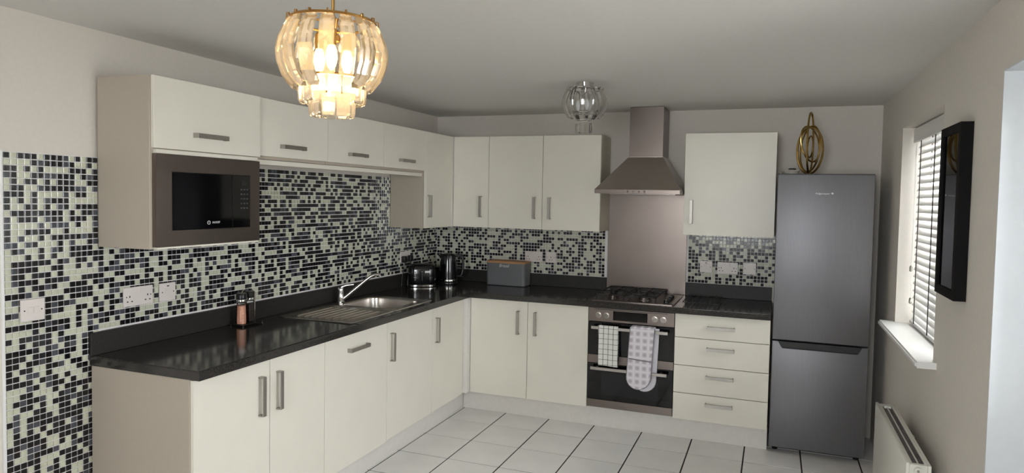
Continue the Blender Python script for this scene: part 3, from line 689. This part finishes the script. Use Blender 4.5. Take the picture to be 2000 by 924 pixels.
# salt and pepper mills in a stand
st = thing('mill_stand', 'black wire mill stand with an upright chrome rod on the worktop', 'stand', (.085, -2.275, .91))
bm = BM(); box(bm, .04, .13, -2.345, -2.195, .918, .922, .001)
obj('tray', bm, BLKP, st)
obj('rod', tube(BM(), [(.118, -2.250, .922), (.118, -2.250, 1.085)], .0035, 8), CHROME, st, smooth=True)
obj('carry_loop', tube(BM(), [(.118, -2.250, 1.085), (.114, -2.27, 1.105), (.108, -2.295, 1.112), (.10, -2.315, 1.10), (.098, -2.322, 1.085)], .002, 6), CHROME, st, smooth=True)
for fx, fy_ in ((.045, -2.34), (.125, -2.34), (.045, -2.2), (.125, -2.2)): obj('foot', tube(BM(), [(fx, fy_, .9105), (fx, fy_, .918)], .004, 8), CHROME, st)
for cx, cy, fill, lab, nm in ((.085, -2.310, PINK, 'glass salt mill of pink salt with a black top, left in the stand', 'salt_mill'), (.070, -2.232, PEPP, 'dark pepper mill with a black top, right in the stand', 'pepper_mill')):
    ml = thing(nm, lab, 'mill', (cx, cy, .922), 'mills in the stand')
    obj('contents', lathe(BM(), cx, cy, [(.023, .9235), (.024, .94), (.022, .99), (.021, 1.018)], 20), fill, ml, smooth=True)
    obj('glass_jar', lathe(BM(), cx, cy, [(.026, .923), (.027, .935), (.0245, .99), (.0235, 1.034)], 20), PANE, ml, smooth=True)
    obj('collar', lathe(BM(), cx, cy, [(.0242, 1.0342), (.0255, 1.037), (.0255, 1.050), (.0242, 1.053)], 20), CHROME, ml, smooth=True)
    obj('cap', lathe(BM(), cx, cy, [(.027, 1.0532), (.0275, 1.06), (.027, 1.080), (.023, 1.085)], 20), BLKP, ml, smooth=True)

# switches and sockets
def wall_plate(run, a, z, w, kind, name, label, cat, h=.086):
    t = thing(name, label, cat, rp(run, a, .0095, z-h/2), 'white electrical wall plates')
    p = obj('plate', rb(BM(), run, a-w/2, a+w/2, .0092, .0185, z-h/2, z+h/2, .002, 2), SOCK, t)
    f = .0185
    def rocker(a_, z_, ww=.011, hh=.022, m=SOCK): obj('rocker', rb(BM(), run, a_-ww/2, a_+ww/2, f, f+.0035, z_-hh/2, z_+hh/2, .001), m, t)
    def pins(a_, z_):
        for da, dz, ww, hh in ((0, .013, .005, .009), (-.011, -.009, .008, .005), (.011, -.009, .008, .005)):
            obj('pin_hole', rb(BM(), run, a_+da-ww/2, a_+da+ww/2, f-.0003, f+.0004, z_+dz-hh/2, z_+dz+hh/2), HOLE, p)
    if kind == 'socket2':
        for s in (-1, 1): pins(a+s*.045, z-.012); rocker(a+s*.012, z+.024)
    elif kind == 'socket1': pins(a, z-.012); rocker(a, z+.026)
    elif kind == 'switch2':
        for s in (-1, 1): rocker(a+s*.011, z, .017, .026)
    elif kind == 'switch1': rocker(a, z, .020, .028)
    elif kind == 'spur':
        rocker(a-.012, z+.006); obj('fuse_carrier', rb(BM(), run, a+.002, a+.026, f, f+.002, z-.018, z+.018, .0008), SOCK, t); obj('indicator', rb(BM(), run, a-.006, a+.006, f, f+.001, z+.026, z+.031), HOLE, p)
    if kind != 'blank' or True:
        for s in (-1, 1):
            aa = a+s*(w/2-.012)
            if run == 'B': obj('screw', disc_y(BM(), aa, z, .003, -f-.0006, -f+.0005, 8), HOLE, p)
            else: obj('screw', tube(BM(), [(f-.0005, aa, z), (f+.0006, aa, z)], .003, 8), HOLE, p)
    return t
wall_plate('L', -3.317, 1.144, .088, 'switch2', 'light_switch', 'double light switch on the mosaic near the left picture edge', 'switch')
wall_plate('L', -2.859, 1.139, .146, 'socket2', 'wall_socket', 'double socket on the mosaic above the near end of the left worktop', 'socket')
wall_plate('L', -2.705, 1.138, .086, 'spur', 'fused_switch', 'single fused switch right beside the left-wall double socket', 'switch')
wall_plate('L', -.535, 1.140, .146, 'socket2', 'wall_socket', 'double socket with two black plugs behind the toaster', 'socket')
wall_plate('B', .900, 1.144, .146, 'socket2', 'wall_socket', 'double socket above the bread bin lid on the back wall', 'socket')
wall_plate('B', 1.051, 1.145, .086, 'socket1', 'wall_socket', 'small single socket plate right of the bread bin double socket', 'socket')
wall_plate('B', 2.269, 1.135, .090, 'spur', 'fused_switch', 'square switch plate nearest the steel splashback, right of the hob', 'switch')
wall_plate('B', 2.423, 1.132, .146, 'socket2', 'wall_socket', 'double socket in the middle of the three plates by the fridge', 'socket')
wall_plate('B', 2.578, 1.136, .088, 'blank', 'blank_plate', 'blank square plate nearest the fridge', 'plate')
for a, lab in ((-.580, 'black plug on the left in the socket behind the toaster'), (-.490, 'black plug on the right in the socket behind the toaster')):
    t = thing('power_plug', lab, 'plug', (.022, a, 1.09), 'plugs behind the toaster')
    obj('plug_body', box(BM(), .0192, .052, a-.022, a+.022, 1.098, 1.150, .008, 2), BLKP, t, smooth=True)
    obj('cord', tube(BM(), [(.038, a, 1.10), (.036, a, 1.075), (.031, a-.01, 1.03), (.028, a-.02, .98), (.028, a-.03, .914)], .0035, 6), BLKP, t, smooth=True)

# ------------------------------------------------------------------ right wall: blind, picture, radiator
bl = thing('venetian_blind', 'white slatted venetian blind with dark cords in the window', 'blind', (3.50, -1.27, .95))
BY0, BY1 = -1.752, -.795
obj('valance', box(BM(), 3.462, 3.474, BY0, BY1, 1.975, 2.052, .002), SLAT, bl)
obj('headrail', box(BM(), 3.476, 3.530, BY0, BY1, 2.005, 2.055, .002), W_upvc, bl)
nsl = 25; sp_ = .0405; SA = math.radians(53)
bm = BM(); pr = []
for k in range(7):
    s = (k/6-.5)*.05; bow = .003*(1-(2*(k/6-.5))**2); pr.append((s, bow))
pts = [(s*math.cos(SA)-b*math.sin(SA)*-1*0-b*math.sin(SA), s*math.sin(SA)+b*math.cos(SA)) for s, b in pr]
lo_ = [(x+math.sin(SA)*.003, z-math.cos(SA)*.003) for x, z in reversed(pts)]
ring_ = pts+lo_
L_ = BY1-BY0-.02
loft(bm, [[(x, y, z) for x, z in ring_] for y in (-L_/2, L_/2)], True, True)
bmesh.ops.recalc_face_normals(bm, faces=bm.faces)
sm_ = bpy.data.meshes.new('slat'); bm.to_mesh(sm_); bm.free(); sm_.materials.append(SLAT)
for k in range(nsl):
    o = bpy.data.objects.new('slat', sm_); COL.objects.link(o); o.parent = bl
    o.location = Vector((3.502, (BY0+BY1)/2, 1.966-k*sp_))-wloc(bl)
obj('bottom_rail', box(BM(), 3.478, 3.528, BY0+.01, BY1-.01, .952, .970, .003), SLAT, bl)
for yy in (-1.64, -1.27, -.93):
    for xx in (3.476, 3.529): obj('ladder_cord', tube(BM(), [(xx, yy, .965), (xx, yy, 2.01)], .0028, 6), CORD, bl)
for yy, zt in ((-.83, 1.28), (-.85, 1.10)):
    obj('pull_cord', tube(BM(), [(3.470, yy, 1.975), (3.470, yy, zt)], .0012, 5), SLAT, bl)
    obj('cord_toggle', lathe(BM(), 3.470, yy, [(.004, zt), (.008, zt-.008), (.008, zt-.03), (.004, zt-.034)], 10), HNDL, bl, smooth=True)

PF0, PF1, PZ0, PZ1, PXF = -2.238, -1.935, 1.268, 1.932, 3.366
pc = thing('picture_frame', 'deep black box picture frame hanging on the right wall', 'picture', (PXF+.02, (PF0+PF1)/2, PZ0))
bm = BM(); fw_ = .032
for a in ((PF0, PF1, PZ0, PZ0+fw_), (PF0, PF1, PZ1-fw_, PZ1), (PF0, PF0+fw_, PZ0+fw_, PZ1-fw_), (PF1-fw_, PF1, PZ0+fw_, PZ1-fw_)): box(bm, PXF, XR-.001, *a)
bmesh.ops.remove_doubles(bm, verts=bm.verts, dist=1e-5)
obj('frame', bm, PICB, pc)
ART = mat('dark_art_print', (44, 40, 40), .6, nscale=5, rgb2=(84, 76, 74))
ART2 = mat('faint_print_lines', (120, 112, 92), .6, nscale=20, namt=.1)
ar = obj('print', box(BM(), XR-.014, XR-.004, PF0+fw_, PF1-fw_, PZ0+fw_, PZ1-fw_), ART, pc)
obj('printed_ring', tube(BM(), [(XR-.0145, -2.085+.095*math.cos(a), 1.775+.095*math.sin(a)) for a in [2*math.pi*k/32 for k in range(32)]], .004, 5, closed=True), ART2, ar)
obj('printed_line', box(BM(), XR-.0148, XR-.0138, PF0+.05, PF1-.05, 1.630, 1.634), ART2, ar)
obj('printed_line', box(BM(), XR-.0148, XR-.0138, PF0+.05, PF1-.05, 1.545, 1.549), ART2, ar)
obj('glazing', box(BM(), PXF+.008, PXF+.010, PF0+fw_, PF1-fw_, PZ0+fw_, PZ1-fw_), PICG, pc)

rd = thing('radiator', 'white double panel radiator on the right wall under the window', 'radiator', (3.303, -1.695, .10))
RY0, RY1, RZ0, RZ1 = -2.12, -1.27, .10, .60
obj('front_panel', box(BM(), 3.258, 3.272, RY0, RY1, RZ0, RZ1, .004, 2), RADM, rd, smooth=True)
obj('back_panel', box(BM(), 3.335, 3.348, RY0, RY1, RZ0, RZ1-.004, .004, 2), RADM, rd, smooth=True)
for yy in (RY0+.002, RY1-.022):
    bm = BM(); box(bm, 3.272, 3.335, yy, yy+.02, RZ0+.03, RZ1-.006, .002); obj('end_cover', bm, RADM, rd)
obj('top_grille', (lambda b: (box(b, 3.2725, 3.282, RY0+.023, RY1-.023, RZ1-.008, RZ1-.004), box(b, 3.325, 3.3345, RY0+.023, RY1-.023, RZ1-.008, RZ1-.004), box(b, 3.301, 3.306, RY0+.023, RY1-.023, RZ1-.009, RZ1-.005)) and b)(BM()), RADM, rd)
bm = BM()
for k in range(62):
    yy = RY0+.03+k*.0128; box(bm, 3.283, 3.324, yy, yy+.0035, RZ0+.05, RZ1-.012)
o = obj('convector_fins', bm, RADF, rd); o['kind'] = 'stuff'
vb = obj('bleed_valve', disc_y(BM(), 3.300, .572, .014, RY0-.010, RY0+.001, 18), RADM, rd, smooth=True)
obj('valve_core', disc_y(BM(), 3.300, .572, .005, RY0-.012, RY0-.0095, 10), HNDL, vb)
obj('vent_opening', box(BM(), 3.276, 3.288, RY0-.0005, RY0+.0015, .30, .545), HOLE, rd)
obj('vent_opening', box(BM(), 3.312, 3.331, RY0-.0005, RY0+.0015, .30, .545), HOLE, rd)
obj('clip', box(BM(), 3.290, 3.322, RY1-.06, RY1-.045, RZ1-.012, RZ1-.001, .001), RADM, rd)
for yy in (-1.45, -1.94): obj('wall_bracket', box(BM(), 3.348, XR-.001, yy-.015, yy+.015, .2, .5), RADM, rd)
for yy in (RY0+.03, RY1-.03): obj('pipe', tube(BM(), [(3.30, yy, .001), (3.30, yy, RZ0+.03)], .008, 10), CHROME, rd, smooth=True)

# ------------------------------------------------------------------ crystal lights
def slab(prof, half, th, ang, cx, cy, cz):
    # curved acrylic slab following the (r, z) profile, ridge on its outer side, tapered tip
    ca, sa = math.cos(ang), math.sin(ang); loops = []
    for i, (r, z, s) in enumerate(prof):
        w = half*s; lp = []
        for q, t in ((r-th*.5, -w), (r-th*.5, w), (r+th*.2, w), (r+th*.6, w*.45), (r+th*.6, -w*.45), (r+th*.2, -w)):
            lp.append((cx+q*ca-t*sa, cy+q*sa+t*ca, cz+z))
        loops.append(lp)
    return loft(BM(), loops, True, True)
def crystal_light(name, label, cx, cy, ztop, sc, cmat, metal, n1, lit, half1=.0175):
    t = thing(name, label, 'ceiling light', (cx, cy, ztop-.25*sc))
    P1 = [(.104, 0, .75), (.114, -.016, 1), (.127, -.045, 1), (.1335, -.075, 1), (.130, -.105, 1), (.117, -.138, 1), (.100, -.160, 1), (.092, -.170, .6)]
    P2 = [(.078, -.142, .9), (.079, -.165, 1), (.078, -.196, 1), (.075, -.204, .8)]
    P3 = [(.052, -.184, .9), (.053, -.205, 1), (.052, -.229, 1), (.049, -.237, .8)]
    for k in range(n1): obj('curved_crystal', slab([(r*sc, z*sc, s) for r, z, s in P1], half1*sc, .011*sc, 2*math.pi*(k+.35)/n1, cx, cy, ztop), cmat, t)
    if lit:
        for k in range(13): obj('short_crystal', slab([(r*sc, z*sc, s) for r, z, s in P2], .0165*sc, .010*sc, 2*math.pi*(k+.2)/13, cx, cy, ztop), cmat, t)
        for k in range(9): obj('short_crystal', slab([(r*sc, z*sc, s) for r, z, s in P3], .0160*sc, .010*sc, 2*math.pi*(k+.4)/9, cx, cy, ztop), cmat, t)
    else:
        for k in range(9): obj('short_crystal', slab([(r*sc, (z-.02)*sc, s) for r, z, s in P3], .0110*sc, .008*sc, 2*math.pi*(k+.4)/9, cx, cy, ztop), cmat, t)
    for r, z, w in ((.106, .004, .0035), (.080, -.138, .003), (.054, -.180, .003)):
        obj('support_ring', tube(BM(), [(cx+r*sc*math.cos(a), cy+r*sc*math.sin(a), ztop+z*sc) for a in [2*math.pi*k/32 for k in range(32)]], w*sc, 6, closed=True), metal, t, smooth=True)
    for k in range(n1):
        a = 2*math.pi*(k+.35)/n1
        obj('hook', tube(BM(), [(cx+r*sc*math.cos(a), cy+r*sc*math.sin(a), ztop+z*sc) for r, z in ((.106, .004), (.108, .011), (.113, .010), (.114, -.002))], .0022*sc, 5), metal, t)
    for k in range(4):
        a = math.pi*k/2+.4
        obj('spoke', tube(BM(), [(cx+.012*sc*math.cos(a), cy+.012*sc*math.sin(a), ztop+.012*sc), (cx+.106*sc*math.cos(a), cy+.106*sc*math.sin(a), ztop+.004*sc)], .0025*sc, 6), metal, t)
    obj('centre_column', lathe(BM(), cx, cy, [(.006*sc, ztop-.178*sc), (.006*sc, ztop-.05*sc), (.018*sc, ztop-.045*sc), (.018*sc, ztop-.03*sc), (.008*sc, ztop-.02*sc), (.014*sc, ztop+.012*sc), (.004*sc, ztop+.02*sc)], 16), metal, t, smooth=True)
    nb = 3
    for k in range(nb):
        a = 2*math.pi*k/nb+1.1; bx, by = cx+.040*sc*math.cos(a), cy+.040*sc*math.sin(a)
        obj('lamp_arm', tube(BM(), [(cx, cy, ztop-.04*sc), (bx, by, ztop-.03*sc)], .004*sc, 6), metal, t)
        h_ = obj('lamp_holder', lathe(BM(), bx, by, [(.011*sc, ztop-.062*sc), (.012*sc, ztop-.025*sc), (.008*sc, ztop-.02*sc)], 12), metal, t, smooth=True)
        obj('bulb', lathe(BM(), bx, by, [(.003*sc, ztop-.125*sc), (.010*sc, ztop-.115*sc), (.015*sc, ztop-.095*sc), (.013*sc, ztop-.075*sc), (.008*sc, ztop-.0625*sc)], 12), BULB if lit else LETT, h_, smooth=True)
    return t
PCX, PCY, PZT = 1.735, -3.741, 2.023
pl = crystal_light('pendant_chandelier', 'large lit pendant chandelier of frosted crystal slabs hanging near the camera', PCX, PCY, PZT, .925, CRYS, BRASS, 16, True)
obj('rod', tube(BM(), [(PCX, PCY, PZT+.018), (PCX, PCY, CEIL-.02)], .004, 8), BRASS, pl)
obj('ceiling_rose', lathe(BM(), PCX, PCY, [(.02, CEIL-.03), (.045, CEIL-.02), (.05, CEIL-.001)], 24), BRASS, pl, smooth=True)
for k in range(3):
    a = 2*math.pi*k/3+1.1
    l = bpy.data.lights.new('chandelier_lamp', 'POINT'); l.energy = 0.12; l.color = (1.0, .76, .44); l.shadow_soft_size = .02
    o = bpy.data.objects.new('chandelier_lamp', l); COL.objects.link(o); o.location = (PCX+.04*math.cos(a), PCY+.04*math.sin(a), PZT-.145)
fl = crystal_light('crystal_ceiling_light', 'small unlit clear crystal light fixed flush to the ceiling near the hood', 1.67, -1.309, CEIL-.040, .97, CRYC, CHROME, 12, False, .0125)
obj('ceiling_plate', lathe(BM(), 1.67, -1.309, [(.035, CEIL-.030), (.05, CEIL-.022), (.052, CEIL-.001)], 24), CHROME, fl, smooth=True)
obj('stem', tube(BM(), [(1.67, -1.309, CEIL-.045), (1.67, -1.309, CEIL-.028)], .008, 10), CHROME, fl)
